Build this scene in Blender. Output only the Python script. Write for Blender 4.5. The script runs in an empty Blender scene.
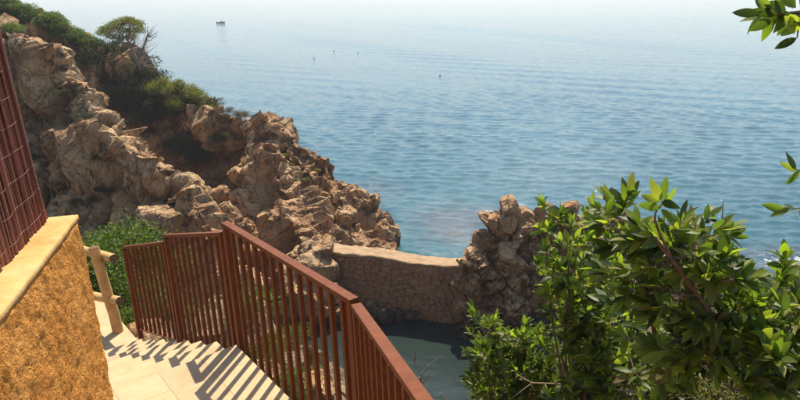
import bpy, bmesh, math, random
import numpy as np
from mathutils import Vector, Matrix, Quaternion, noise as mnoise

random.seed(7)
rng = np.random.default_rng(7)
scene = bpy.context.scene
C = scene.collection
PI = math.pi

# ------------------------------------------------------------------ camera
H = 16.0                    # eye above the sea, metres
F, PPX, PPY = 665.0, 455.0, 200.0
pitch, roll = math.atan(218 / F), math.radians(0.8)
cf = np.array([0, math.cos(pitch), -math.sin(pitch)])
cr0 = np.array([1.0, 0, 0]); cu0 = np.array([0, math.sin(pitch), math.cos(pitch)])
cr = math.cos(roll) * cr0 - math.sin(roll) * cu0
cu = math.cos(roll) * cu0 + math.sin(roll) * cr0
cam = bpy.data.cameras.new('camera'); camo = bpy.data.objects.new('camera', cam); C.objects.link(camo)
M = Matrix.Identity(4)
for i in range(3):
    M[i][0] = cr[i]; M[i][1] = cu[i]; M[i][2] = -cf[i]
M[2][3] = H
camo.matrix_world = M
cam.sensor_width = 36; cam.lens = F / 800 * 36; cam.shift_x = (400 - PPX) / 800
cam.clip_start = 0.05; cam.clip_end = 20000
scene.camera = camo

# ------------------------------------------------------------------ light
SUN_EL, SUN_AZ = math.radians(58), math.radians(9)
w = bpy.data.worlds.new('World'); scene.world = w; w.use_nodes = True
nt = w.node_tree; bg = nt.nodes['Background']
sky = nt.nodes.new('ShaderNodeTexSky'); sky.sky_type = 'NISHITA'; sky.sun_disc = False
sky.sun_elevation = SUN_EL; sky.sun_rotation = SUN_AZ
sky.air_density = 1.0; sky.dust_density = 1.0; sky.ozone_density = 1.6
nt.links.new(sky.outputs[0], bg.inputs[0]); bg.inputs[1].default_value = 0.12
sl = bpy.data.lights.new('sun', 'SUN'); sl.energy = 5.0; sl.angle = math.radians(0.5); sl.color = (1.0, 0.91, 0.76)
so = bpy.data.objects.new('sun', sl); C.objects.link(so); so.location = (10, 60, 90)
sdir = Vector((math.sin(SUN_AZ) * math.cos(SUN_EL), math.cos(SUN_AZ) * math.cos(SUN_EL), math.sin(SUN_EL)))
so.rotation_euler = sdir.to_track_quat('Z', 'Y').to_euler()
vs = scene.view_settings
vs.view_transform = 'Standard'; vs.look = 'None'; vs.gamma = 1; vs.use_curve_mapping = False; vs.exposure = 0.7

# ------------------------------------------------------------------ helpers
def ray(px, py): return cf + cr * (px - PPX) / F + cu * (PPY - py) / F
def at_d(px, py, d):
    v = ray(px, py); return np.array([0, 0, H]) + v * d / v[1]
def at_z(px, py, z):
    v = ray(px, py); return np.array([0, 0, H]) + v * (z - H) / v[2]

def link(o, parent=None):
    C.objects.link(o)
    if parent is not None: o.parent = parent
    return o
def mesh(name, verts, faces, mat=None, smooth=False):
    m = bpy.data.meshes.new(name)
    if isinstance(verts, np.ndarray): verts = verts.tolist()
    if isinstance(faces, np.ndarray): faces = faces.tolist()
    m.from_pydata(verts, [], faces); m.update()
    if mat: m.materials.append(mat)
    if smooth: m.polygons.foreach_set('use_smooth', [True] * len(m.polygons))
    return m
def obj(name, me, parent=None, loc=None, kind=None):
    o = bpy.data.objects.new(name, me); link(o, parent)
    if loc is not None: o.location = loc
    if kind: o['kind'] = kind
    return o
def tag(o, label, cat, group=None):
    o['label'] = label; o['category'] = cat
    if group: o['group'] = group
    return o
def thing(name, label, cat, loc=(0, 0, 0), group=None):
    o = bpy.data.objects.new(name, None); link(o); o.location = loc; o.empty_display_size = .1
    return tag(o, label, cat, group)

class MB:
    def __init__(s): s.v = []; s.f = []
    def add(s, vs, fs):
        n = len(s.v); s.v += [tuple(map(float, q)) for q in vs]; s.f += [tuple(n + i for i in f) for f in fs]
    def frame_box(s, a, b, wid, thk, side=None, up=(0, 0, 1)):
        """bar from a to b; wid across, thk along up-ish"""
        a, b = Vector(a), Vector(b); d = (b - a).normalized()
        if side is None:
            side = d.cross(Vector(up))
            if side.length < 1e-4: side = Vector((1, 0, 0))
        side = Vector(side).normalized(); n = side.cross(d).normalized()
        vs = []
        for p in (a, b):
            for sx, sn in ((-1, -1), (1, -1), (1, 1), (-1, 1)):
                vs.append(p + side * sx * wid / 2 + n * sn * thk / 2)
        s.add(vs, [(0, 1, 2, 3), (7, 6, 5, 4), (0, 4, 5, 1), (1, 5, 6, 2), (2, 6, 7, 3), (3, 7, 4, 0)])
    def tube(s, pts, rad, sides=6, cap=True):
        pts = [Vector(p) for p in pts]; n = len(pts); rings = []
        prev = None
        for i, p in enumerate(pts):
            d = (pts[min(i + 1, n - 1)] - pts[max(i - 1, 0)]).normalized()
            if prev is None:
                x = d.cross(Vector((0.3, 0.2, 1)))
                if x.length < 1e-3: x = d.cross(Vector((1, 0, 0)))
            else: x = prev - d * prev.dot(d)
            x.normalize(); prev = x; y = d.cross(x)
            r = rad[i] if hasattr(rad, '__len__') else rad
            rings.append([p + (x * math.cos(2 * PI * k / sides) + y * math.sin(2 * PI * k / sides)) * r for k in range(sides)])
        vs = [q for rg in rings for q in rg]; fs = []
        for i in range(n - 1):
            for k in range(sides):
                k2 = (k + 1) % sides
                fs.append((i * sides + k, i * sides + k2, (i + 1) * sides + k2, (i + 1) * sides + k))
        if cap: fs += [tuple(range(sides))[::-1], tuple((n - 1) * sides + k for k in range(sides))]
        s.add(vs, fs)
    def prism(s, poly, z0, z1):
        n = len(poly)
        vs = [(x, y, z0) for x, y in poly] + [(x, y, z1) for x, y in poly]
        s.add(vs, [tuple(range(n))[::-1], tuple(range(n, 2 * n))] + [(i, (i + 1) % n, n + (i + 1) % n, n + i) for i in range(n)])
    def mesh(s, name, mat, smooth=False, bevel=0):
        m = mesh(name, s.v, s.f, mat, smooth)
        if bevel:
            bm = bmesh.new(); bm.from_mesh(m)
            bmesh.ops.bevel(bm, geom=list(bm.edges), offset=bevel, segments=2, affect='EDGES', profile=.7)
            bm.to_mesh(m); bm.free()
            if smooth: m.polygons.foreach_set('use_smooth', [True] * len(m.polygons))
        return m

# value noise (vectorised)
def _h(ix, iy, iz, s=0):
    n = (ix.astype(np.int64) * 73856093) ^ (iy.astype(np.int64) * 19349663) ^ (iz.astype(np.int64) * 83492791) ^ (s * 2654435761 & 0xffffffff)
    n = (n ^ (n >> 13)) * 1274126177 & 0x7fffffff
    n = (n ^ (n >> 16)) * 668265263 & 0x7fffffff
    return ((n ^ (n >> 15)) & 0xffffff) / float(0xffffff)
def vnoise(P, s=0):
    I = np.floor(P); f = P - I; f = f * f * (3 - 2 * f); r = 0
    for dx in (0, 1):
        for dy in (0, 1):
            for dz in (0, 1):
                wgt = (f[:, 0] if dx else 1 - f[:, 0]) * (f[:, 1] if dy else 1 - f[:, 1]) * (f[:, 2] if dz else 1 - f[:, 2])
                r = r + wgt * _h(I[:, 0] + dx, I[:, 1] + dy, I[:, 2] + dz, s)
    return r * 2 - 1
def fbm(P, oct=4, s=0):
    r = 0; a = 1.0; t = 0
    for k in range(oct):
        r = r + a * vnoise(P * 2 ** k + 17.3 * k, s + k); t += a; a *= .5
    return r / t
def cellular(P, s=0):
    """F1, F2-F1 and a random value of the nearest cell"""
    I = np.floor(P); f1 = np.full(len(P), 9.0); f2 = np.full(len(P), 9.0); cid = np.zeros(len(P)); cc = np.zeros_like(P)
    for dx in (-1, 0, 1):
        for dy in (-1, 0, 1):
            for dz in (-1, 0, 1):
                cx, cy, cz = I[:, 0] + dx, I[:, 1] + dy, I[:, 2] + dz
                q = np.stack([cx + _h(cx, cy, cz, s + 1), cy + _h(cx, cy, cz, s + 2), cz + _h(cx, cy, cz, s + 3)], 1)
                d = np.linalg.norm(q - P, axis=1); near = d < f1
                f2 = np.where(near, f1, np.minimum(f2, d)); cid = np.where(near, _h(cx, cy, cz, s + 4), cid)
                cc = np.where(near[:, None], q, cc); f1 = np.where(near, d, f1)
    return f1, f2 - f1, cid, cc
def facet(P, cc, s):
    '''a tilted plane inside each cell'''
    k = np.floor(cc * 977); d = np.stack([_h(k[:, 0], k[:, 1], k[:, 2], s + j) - .5 for j in range(3)], 1)
    d /= np.linalg.norm(d, axis=1)[:, None] + 1e-6
    return ((P - cc) * d).sum(1)

# ------------------------------------------------------------------ materials
class NT:
    def __init__(s, name):
        s.m = bpy.data.materials.new(name); s.m.use_nodes = True; s.t = s.m.node_tree
        s.b = s.t.nodes['Principled BSDF']; s.out = s.t.nodes['Material Output']
    def n(s, typ, **kw):
        nd = s.t.nodes.new(typ)
        for k, v in kw.items():
            if k.startswith('i_'): nd.inputs[int(k[2:]) if k[2:].isdigit() else k[2:].replace('_', ' ')].default_value = v
            else: setattr(nd, k, v)
        return nd
    def l(s, a, b): s.t.links.new(a, b)
    def pos(s):
        return s.n('ShaderNodeNewGeometry').outputs['Position']
    def obc(s):
        return s.n('ShaderNodeTexCoord').outputs['Object']
    def noise(s, scale, detail=4, rough=.55, vec=None, dist=0):
        nd = s.n('ShaderNodeTexNoise'); nd.inputs['Scale'].default_value = scale; nd.inputs['Detail'].default_value = detail
        nd.inputs['Roughness'].default_value = rough; nd.inputs['Distortion'].default_value = dist
        if vec is not None: s.l(vec, nd.inputs['Vector'])
        return nd.outputs['Fac']
    def ramp(s, fac, stops):
        nd = s.n('ShaderNodeValToRGB'); e = nd.color_ramp.elements
        while len(e) < len(stops): e.new(.5)
        for i, (p, c) in enumerate(stops):
            e[i].position = p; e[i].color = tuple(c) + (1,) if len(c) == 3 else c
        s.l(fac, nd.inputs[0]); return nd.outputs[0]
    def mix(s, fac, a, b, mode='MIX'):
        nd = s.n('ShaderNodeMix', data_type='RGBA', blend_type=mode)
        for sock, v in ((nd.inputs[0], fac), (nd.inputs[6], a), (nd.inputs[7], b)):
            if isinstance(v, (int, float)): sock.default_value = v
            elif isinstance(v, tuple): sock.default_value = tuple(v) + (1,) if len(v) == 3 else v
            else: s.l(v, sock)
        return nd.outputs[2]
    def math(s, op, a, b=0.0, clamp=False):
        nd = s.n('ShaderNodeMath', operation=op, use_clamp=clamp)
        for sock, v in ((nd.inputs[0], a), (nd.inputs[1], b)):
            if isinstance(v, (int, float)): sock.default_value = v
            else: s.l(v, sock)
        return nd.outputs[0]
    def bump(s, hgt, strength=.5, dist=.02, normal=None):
        nd = s.n('ShaderNodeBump'); nd.inputs['Strength'].default_value = strength; nd.inputs['Distance'].default_value = dist
        s.l(hgt, nd.inputs['Height'])
        if normal is not None: s.l(normal, nd.inputs['Normal'])
        return nd.outputs[0]
    def col(s, c):
        if isinstance(c, tuple): s.b.inputs['Base Color'].default_value = tuple(c) + (1,)
        else: s.l(c, s.b.inputs['Base Color'])
    def set(s, **kw):
        for k, v in kw.items():
            sk = s.b.inputs[k.replace('_', ' ')]
            if isinstance(v, (int, float)): sk.default_value = v
            else: s.l(v, sk)

def rock_mat(name, warm=1.0, wet=True):
    a = NT(name); p = a.pos()
    base = a.ramp(a.noise(.55, 5, .6, p, .4), [(.30, (.28, .148, .066)), (.45, (.43, .255, .122)), (.58, (.56, .37, .195)), (.75, (.66, .49, .29))])
    fine = a.ramp(a.noise(9, 5, .7, p), [(.3, (.6, .56, .53)), (.6, (1, 1, 1))])
    c = a.mix(.75, base, fine, 'MULTIPLY')
    orange = a.ramp(a.noise(.9, 4, .6, p, 1.0), [(.54, (0, 0, 0)), (.68, (1, 1, 1))])
    c = a.mix(a.math('MULTIPLY', orange, .75), c, (.42, .20, .075))
    dark = a.ramp(a.noise(1.25, 6, .72, p, 1.4), [(.505, (0, 0, 0)), (.60, (1, 1, 1))])
    c = a.mix(a.math('MULTIPLY', dark, .75), c, (.075, .052, .036))
    if wet:
        sx = a.n('ShaderNodeSeparateXYZ'); a.l(p, sx.inputs[0])
        z = a.math('ADD', sx.outputs[2], a.math('MULTIPLY', a.noise(1.3, 3, .5, p), -1.1))
        wetm = a.ramp(z, [(.0, (1, 1, 1)), (.28, (0, 0, 0))])
        c = a.mix(a.math('MULTIPLY', wetm, .85), c, (.035, .026, .02))
    ck = a.n('ShaderNodeTexVoronoi', feature='DISTANCE_TO_EDGE'); ck.inputs['Scale'].default_value = .95
    wv = a.n('ShaderNodeVectorMath', operation='ADD'); nz = a.n('ShaderNodeTexNoise'); nz.inputs['Scale'].default_value = 1.1; a.l(p, nz.inputs['Vector']); sc_ = a.n('ShaderNodeVectorMath', operation='MULTIPLY'); a.l(p, sc_.inputs[0]); sc_.inputs[1].default_value = (1, 1, .5)
    a.l(sc_.outputs[0], wv.inputs[0]); a.l(nz.outputs['Color'], wv.inputs[1]); a.l(wv.outputs[0], ck.inputs['Vector'])
    crackh = a.ramp(ck.outputs['Distance'], [(0, (0, 0, 0)), (.05, (1, 1, 1))])
    a.col(c); a.set(Roughness=.88)
    a.b.inputs['Specular IOR Level'].default_value = .25
    h = a.math('ADD', a.math('ADD', a.noise(3.2, 8, .65, p), a.math('MULTIPLY', a.noise(22, 4, .6, p), .25)), a.math('MULTIPLY', crackh, .6))
    a.l(a.bump(h, .9, .22), a.b.inputs['Normal'])
    return a.m
M_rock = rock_mat('granite')

def plain(name, c, rough=.6, spec=.5, var=.25, scale=20, bump=0, bscale=60, bdist=.004, metal=0):
    a = NT(name); p = a.pos()
    v = a.ramp(a.noise(scale, 5, .65, p), [(.3, tuple(x * (1 - var) for x in c)), (.7, tuple(min(1, x * (1 + var)) for x in c))])
    a.col(v); a.set(Roughness=rough, Metallic=metal); a.b.inputs['Specular IOR Level'].default_value = spec
    if bump: a.l(a.bump(a.noise(bscale, 5, .7, p), bump, bdist), a.b.inputs['Normal'])
    return a.m

def leaf_mat(name, cols, trans=.45, rough=.42, tcol=1.6):
    a = NT(name)
    r = a.n('ShaderNodeNewGeometry').outputs['Random Per Island']
    c = a.ramp(r, [(i / max(1, len(cols) - 1), x) for i, x in enumerate(cols)])
    a.col(c); a.set(Roughness=rough); a.b.inputs['Specular IOR Level'].default_value = .45
    tr = a.n('ShaderNodeBsdfTranslucent')
    tc = a.mix(1.0, c, (tcol * 1.15, tcol * 1.2, tcol * .45), 'MULTIPLY'); a.l(tc, tr.inputs[0])
    ms = a.n('ShaderNodeMixShader'); ms.inputs[0].default_value = trans
    a.l(a.b.outputs[0], ms.inputs[1]); a.l(tr.outputs[0], ms.inputs[2]); a.l(ms.outputs[0], a.out.inputs[0])
    return a.m
M_leaf = leaf_mat('glossy_leaf', [(.035, .075, .016), (.055, .11, .02), (.08, .14, .024), (.045, .085, .02), (.10, .15, .03), (.14, .14, .04)])
M_leaf2 = leaf_mat('bright_leaf', [(.05, .12, .018), (.09, .17, .024), (.13, .20, .03), (.06, .11, .02)], .5)
M_pine = leaf_mat('pine_needle', [(.07, .085, .018), (.12, .13, .024), (.17, .16, .03), (.05, .065, .016)], .45, .6)
M_dark = leaf_mat('dark_scrub', [(.022, .030, .012), (.04, .048, .016), (.06, .06, .02), (.05, .036, .02)], .25, .7)
M_dry = leaf_mat('dry_scrub', [(.13, .085, .05), (.09, .06, .045), (.17, .12, .06), (.07, .07, .03)], .25, .8, 1.2)
M_green = leaf_mat('green_scrub', [(.05, .085, .016), (.08, .125, .022), (.11, .15, .028), (.06, .075, .02)], .4, .6)
M_under = leaf_mat('undergrowth_leaf', [(.035, .05, .014), (.06, .075, .018), (.10, .12, .024), (.15, .15, .035), (.19, .13, .07), (.05, .06, .02)], .4, .5)
M_bark = plain('bark', (.17, .105, .07), .9, .2, .4, 30, .6, 80, .004)
M_pale = plain('dead_wood', (.27, .19, .125), .9, .2, .3, 30)
M_grey_bark = plain('grey_bark', (.20, .17, .15), .9, .2, .3, 20)

# rust-brown paint of the railing
a = NT('brown_paint'); p = a.pos()
c = a.ramp(a.noise(14, 5, .7, p), [(.3, (.115, .030, .009)), (.6, (.16, .046, .013)), (.8, (.21, .07, .021))])
c = a.mix(a.math('MULTIPLY', a.ramp(a.noise(26, 6, .75, p, .5), [(.60, (0, 0, 0)), (.68, (1, 1, 1))]), .6), c, (.24, .10, .04))
c = a.mix(a.math('MULTIPLY', a.ramp(a.noise(6, 5, .7, p, .8), [(.55, (0, 0, 0)), (.75, (1, 1, 1))]), .45), c, (.075, .022, .012))
a.col(c); a.set(Roughness=a.math('ADD', .45, a.math('MULTIPLY', a.noise(35, 4, .6, p), .25))); a.b.inputs['Specular IOR Level'].default_value = .15
a.l(a.bump(a.noise(160, 3, .6, p), .25, .001), a.b.inputs['Normal']); M_paint = a.m

# ochre rough-cast
a = NT('ochre_stucco'); p = a.pos()
c = a.ramp(a.noise(5, 6, .7, p), [(.3, (.50, .195, .032)), (.5, (.60, .255, .048)), (.72, (.67, .32, .08))])
c = a.mix(a.ramp(a.noise(30, 5, .7, p), [(.36, (.25, .25, .25)), (.54, (0, 0, 0))]), c, (.22, .085, .02))
a.col(c); a.set(Roughness=.9); a.b.inputs['Specular IOR Level'].default_value = .2
a.l(a.bump(a.math('ADD', a.noise(46, 4, .65, p), a.math('MULTIPLY', a.noise(100, 3, .6, p), .3)), 1.0, .03), a.b.inputs['Normal']); M_stucco = a.m
a = NT('stucco_top_lit'); p = a.pos()  # same stucco as the wall face; sunlit paleness painted into the colour
c = a.ramp(a.noise(7, 6, .65, p, .4), [(.3, (.43, .23, .07)), (.5, (.51, .305, .11)), (.7, (.56, .37, .16))])
a.col(c); a.set(Roughness=.85); a.b.inputs['Specular IOR Level'].default_value = .2
a.l(a.bump(a.noise(40, 5, .7, p), .5, .008), a.b.inputs['Normal']); M_stucco_lit = a.m
def floor_mat(name, k):
    a = NT(name); p = a.pos(); oi = a.n('ShaderNodeObjectInfo').outputs['Random']
    c = a.ramp(a.noise(4, 6, .65, p, .5), [(.28, (.42 * k, .27 * k, .14 * k)), (.5, (.485 * k, .335 * k, .177 * k)), (.72, (.52 * k, .375 * k, .215 * k))])
    c = a.mix(.8, c, a.ramp(oi, [(0, (.96, .95, .955)), (.8, (1, 1, 1)), (1, (.88, .84, .86))]), 'MULTIPLY')
    c = a.mix(a.math('MULTIPLY', a.ramp(a.noise(2.2, 5, .6, p, 1), [(.55, (0, 0, 0)), (.72, (1, 1, 1))]), .35), c, (.36, .26, .20))
    a.col(c); a.set(Roughness=.8); a.b.inputs['Specular IOR Level'].default_value = .25
    a.l(a.bump(a.noise(90, 5, .7, p), .35, .003), a.b.inputs['Normal']); return a.m
M_floor = floor_mat('sandstone_slab', 1.0)
M_grout = plain('grout', (.50, .39, .25), .9, .2, .15, 30)
M_log = plain('log_wood', (.50, .285, .105), .75, .3, .3, 8, .5, 40, .004)
M_logend = plain('log_end_grain', (.16, .085, .04), .85, .2, .3, 40)
M_wire = plain('galvanised_wire', (.22, .13, .10), .45, .5, .1, 20, metal=.5)
a = NT('heather_stem'); g = a.n('ShaderNodeNewGeometry').outputs['Random Per Island']
c = a.ramp(g, [(0, (.12, .034, .02)), (.35, (.21, .065, .038)), (.7, (.29, .10, .06)), (1, (.38, .165, .11))])
c = a.mix(.5, c, a.ramp(a.noise(30, 4, .7, a.pos()), [(.3, (.5, .5, .5)), (.65, (1, 1, 1))]), 'MULTIPLY')
a.col(c); a.set(Roughness=.75); M_heather = a.m
M_mortar = plain('wall_mortar', (.32, .175, .085), .95, .15, .35, 1.5, .8, 14, .05)
a = NT('wall_stone'); p = a.pos(); oi = a.n('ShaderNodeNewGeometry').outputs['Random Per Island']
c = a.ramp(oi, [(0, (.28, .145, .065)), (.4, (.33, .18, .088)), (.75, (.37, .21, .11)), (1, (.31, .185, .105))])
c = a.mix(.7, c, a.ramp(a.noise(5, 5, .7, p), [(.3, (.55, .52, .5)), (.65, (1, 1, 1))]), 'MULTIPLY')
a.col(c); a.set(Roughness=.9); a.l(a.bump(a.noise(9, 5, .7, p), .7, .05), a.b.inputs['Normal']); M_wstone = a.m
M_wtop = plain('wall_cap_mortar', (.34, .23, .13), .9, .2, .22, 3, .9, 9, .06)  # top of the rubble wall, its sunlit tone put into the colour
M_soil = plain('soil', (.16, .10, .055), .95, .1, .45, 2.2, .9, 8, .08)
M_hull = plain('dark_hull', (.025, .028, .035), .4, .5, .1, 3)
M_whitep = plain('white_paint', (.75, .75, .73), .5, .5, .05, 3)
M_buoy = plain('buoy_rubber', (.05, .05, .06), .5, .5, .1, 3)

# sea
a = NT('sea_water'); p = a.pos()
fo = a.n('ShaderNodeAttribute', attribute_name='foam').outputs['Fac']
rf = a.n('ShaderNodeAttribute', attribute_name='reef').outputs['Fac']
sh = a.n('ShaderNodeAttribute', attribute_name='shallow').outputs['Fac']
c = a.ramp(a.noise(.035, 3, .5, p, .5), [(.35, (.014, .064, .088)), (.65, (.019, .086, .106))])
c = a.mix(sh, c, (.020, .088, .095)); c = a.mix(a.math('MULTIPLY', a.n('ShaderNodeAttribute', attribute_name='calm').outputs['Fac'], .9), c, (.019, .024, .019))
rn = a.ramp(a.noise(.5, 5, .6, p, .6), [(.35, (0, 0, 0)), (.6, (1, 1, 1))])
c = a.mix(a.math('MULTIPLY', rf, a.math('ADD', .35, a.math('MULTIPLY', rn, .55))), c, (.085, .065, .07))
fn = a.noise(1.6, 8, .78, p, .8)
thr = a.math('SUBTRACT', .80, a.math('MULTIPLY', fo, .42))
fm = a.math('MULTIPLY', a.math('SUBTRACT', fn, thr), 9.0, True)
fm = a.math('MULTIPLY', fm, a.math('MULTIPLY', fo, 3.0, True))
c = a.mix(fm, c, (.78, .77, .76))
a.col(c); a.set(Roughness=a.math('ADD', .04, a.math('MULTIPLY', fm, .6))); a.b.inputs['IOR'].default_value = 1.333
mp = a.n('ShaderNodeMapping'); mp.inputs['Scale'].default_value = (.42, 1.0, 1.0); mp.inputs['Rotation'].default_value = (0, 0, .28); a.l(p, mp.inputs[0])
calm = a.n('ShaderNodeAttribute', attribute_name='calm').outputs['Fac']
hh = a.math('ADD', a.math('MULTIPLY', a.noise(2.8, 3, .6, mp.outputs[0], .3), 1.0), a.math('MULTIPLY', a.noise(11, 4, .65, mp.outputs[0], .3), .42))
bn = a.n('ShaderNodeBump'); a.l(hh, bn.inputs['Height']); a.l(a.math('SUBTRACT', 1.0, a.math('MULTIPLY', calm, .6)), bn.inputs['Strength']); bn.inputs['Distance'].default_value = .062
a.l(bn.outputs[0], a.b.inputs['Normal'])
M_sea = a.m

# ------------------------------------------------------------------ terrain
def R(pts): return np.array([at_d(*q) for q in pts])
ridge_back = R([(-90, -30, 50), (-30, -12, 50), (30, 7, 50), (75, 26, 50), (100, 46, 50), (150, 76, 48), (200, 104, 45.5), (250, 121, 43.5),
                (290, 136, 42), (322, 155, 41), (348, 188, 40), (375, 217, 39.5), (394, 252, 39)])
ridge_spur = R([(-80, 8, 37), (0, 27, 36), (45, 40, 35), (75, 70, 34), (110, 110, 32.5), (150, 152, 31), (185, 187, 30), (212, 220, 29), (234, 256, 28.5), (250, 300, 28)])
ridge_rib = R([(272, 142, 41), (290, 180, 37.5), (303, 222, 34), (322, 250, 31.6), (328, 268, 30.6)])
ridge_tip = R([(318, 170, 40), (340, 205, 38), (358, 235, 36)])
ridge_out = R([(464, 272, 29.2), (476, 244, 29.3), (493, 222, 29.5), (511, 206, 29.7), (540, 216, 30), (576, 210, 30.6), (625, 220, 31), (690, 236, 31.2), (725, 266, 31.5)])
LZ = 13.4                                    # landing level
Kc = np.array([-1.67, 4.5]); P3 = np.array([-.53, 3.13]); Mm = np.array([-2.66, 5.7]); Ee = np.array([-3.62, 6.75])
sdirv = (Ee - Kc) / np.linalg.norm(Ee - Kc)
ridge_path = np.array([(-14, 12.5, 13.2), (-9, 10.4, 12.0), (-6, 9.0, 11.5), (-3.9, 6.3, 11.6), (-2.4, 4.0, 12.5), (-1.2, 2.6, 12.9), (-.6, .5, 13.0), (0, -6, 13.5)])
ridge_bush = np.array([(1.6, -4, 14.0), (1.7, 1.5, 13.4), (2.6, 3.6, 13.0), (5.5, 4.8, 13.2), (10, 5.5, 13.5)])
ridge_weed = R([(225, 312, 9.5), (262, 352, 7.6), (292, 400, 6.2), (310, 440, 5.2)])
ridge_under = R([(520, 425, 6.4), (575, 392, 6.2), (640, 352, 6.0), (720, 325, 5.8), (820, 310, 5.6)])
def ridge_h(P, rg, flat, s1, s2=None, d2=3.0):
    """height under a ridge line: flat crown, then slope s1 (s2 beyond d2)"""
    best = np.full(len(P), -50.0); Q = P[:, :2]
    for i in range(len(rg) - 1):
        A, B = rg[i], rg[i + 1]; ab = (B - A)[:2]
        t = np.clip(((Q - A[:2]) @ ab) / (ab @ ab), 0, 1)
        d = np.linalg.norm(Q - A[:2] - t[:, None] * ab, axis=1)
        z = A[2] + t * (B[2] - A[2])
        dd = np.maximum(d - flat, 0)
        drop = s1 * np.minimum(dd, d2) + (s2 if s2 else s1) * np.maximum(dd - d2, 0)
        best = np.maximum(best, z - drop)
    return best
def height(P):
    n = fbm(np.c_[P[:, :2] * .22, np.zeros(len(P))], 4, 3)
    n2 = fbm(np.c_[P[:, :2] * .8, np.zeros(len(P))], 3, 9)
    far = np.maximum.reduce([ridge_h(P, ridge_back, .5, 3.6, .7, 1.4), ridge_h(P, ridge_spur, .6, 4.0, .8, 1.3), ridge_h(P, ridge_rib, .6, 1.8, 2.2, 1.5), ridge_h(P, ridge_tip, .7, .9, 2.2, 1.6)])
    near = np.maximum(ridge_h(P, ridge_path, .9, 1.25, 1.05, 4), ridge_h(P, ridge_bush, .6, 1.0, 1.15, 3))
    far = far + n * .9 + n2 * .3 - .25
    near = np.maximum(near, np.maximum(ridge_h(P, ridge_weed, .2, 1.0, 1.6, .8), ridge_h(P, ridge_under, .3, .7, 1.4, 1.0)))
    near = near + n * .3 + n2 * .15
    return np.maximum(np.maximum(far, near), -3.0)
def height_out(P):
    n2 = fbm(np.c_[P[:, :2] * .8, np.zeros(len(P))], 3, 21)
    return np.maximum(ridge_h(P, ridge_out, .1, 1.6, 3.2, .7) + n2 * .3 - .45, -2.5)

def grid_surface(x0, x1, y0, y1, st, hf, cell, amp, crack, skew=(1, 1, .7), seed=0, keep_above=-1.8):
    nx, ny = int((x1 - x0) / st) + 1, int((y1 - y0) / st) + 1
    X, Y = np.meshgrid(np.linspace(x0, x1, nx), np.linspace(y0, y1, ny))
    P = np.c_[X.ravel(), Y.ravel(), np.zeros(nx * ny)]; P[:, 2] = hf(P)
    Z = P[:, 2].reshape(ny, nx); gy, gx = np.gradient(Z, st)
    N = np.c_[-gx.ravel(), -gy.ravel(), np.ones(nx * ny)]
    N /= np.linalg.norm(N, axis=1)[:, None]
    steep = np.clip((1 - N[:, 2]) * 4, .15, 1)
    W = P + .12 * np.c_[fbm(P * .9, 3, seed + 31), fbm(P * .9, 3, seed + 41), fbm(P * .9, 3, seed + 51)]
    D = 0
    for cs, am, ck in ((cell, amp, crack), (cell * .45, amp * .36, crack * .5), (cell * .19, amp * .12, crack * .2)):
        U = W / (cs * np.array(skew)); f1, f21, cid, cc = cellular(U, seed + int(cs * 10))
        D = D + am * (cid - .5) * 1.3 - ck * 1.15 * np.exp(-f21 * 15) + am * 1.35 * facet(U, cc, seed + 60)
    D = D + .07 * fbm(P * 3.1, 3, seed + 5)
    P = P + N * (D * steep)[:, None]
    idx = np.arange(nx * ny).reshape(ny, nx)
    q = np.stack([idx[:-1, :-1], idx[:-1, 1:], idx[1:, 1:], idx[1:, :-1]], -1).reshape(-1, 4)
    q = q[(P[q, 2].max(1) > keep_above)]
    return P, q, N
def compact(P, q):
    u, inv = np.unique(q, return_inverse=True); return P[u], inv.reshape(q.shape)

P, q, Ncl = grid_surface(-46, 2, 19.6, 58, .115, height, 2.6, 1.2, .8, skew=(1, 1, 1.9), seed=2)
cliffP, cliffN = P, Ncl
P2, q2 = compact(P, q)
cliff = obj('cliff', mesh('cliff', P2, q2, M_rock), kind='structure')
P, q, Nn = grid_surface(-17, 16, -5, 19.8, .16, height, 1.1, .35, .25, seed=4)
P2, q2 = compact(P, q)
a = NT('hillside_earth'); p = a.pos()
c = a.mix(a.ramp(a.noise(.8, 5, .6, p), [(.42, (0, 0, 0)), (.58, (1, 1, 1))]), (.16, .105, .06), (.33, .235, .145))
c = a.mix(a.ramp(a.noise(2.1, 6, .7, p), [(.5, (0, 0, 0)), (.62, (1, 1, 1))]), c, (.06, .062, .024))
a.col(c); a.set(Roughness=.95); a.l(a.bump(a.noise(6, 8, .7, p), .9, .15), a.b.inputs['Normal'])
hill = obj('hillside', mesh('hillside', P2, q2, a.m), kind='structure')

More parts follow.
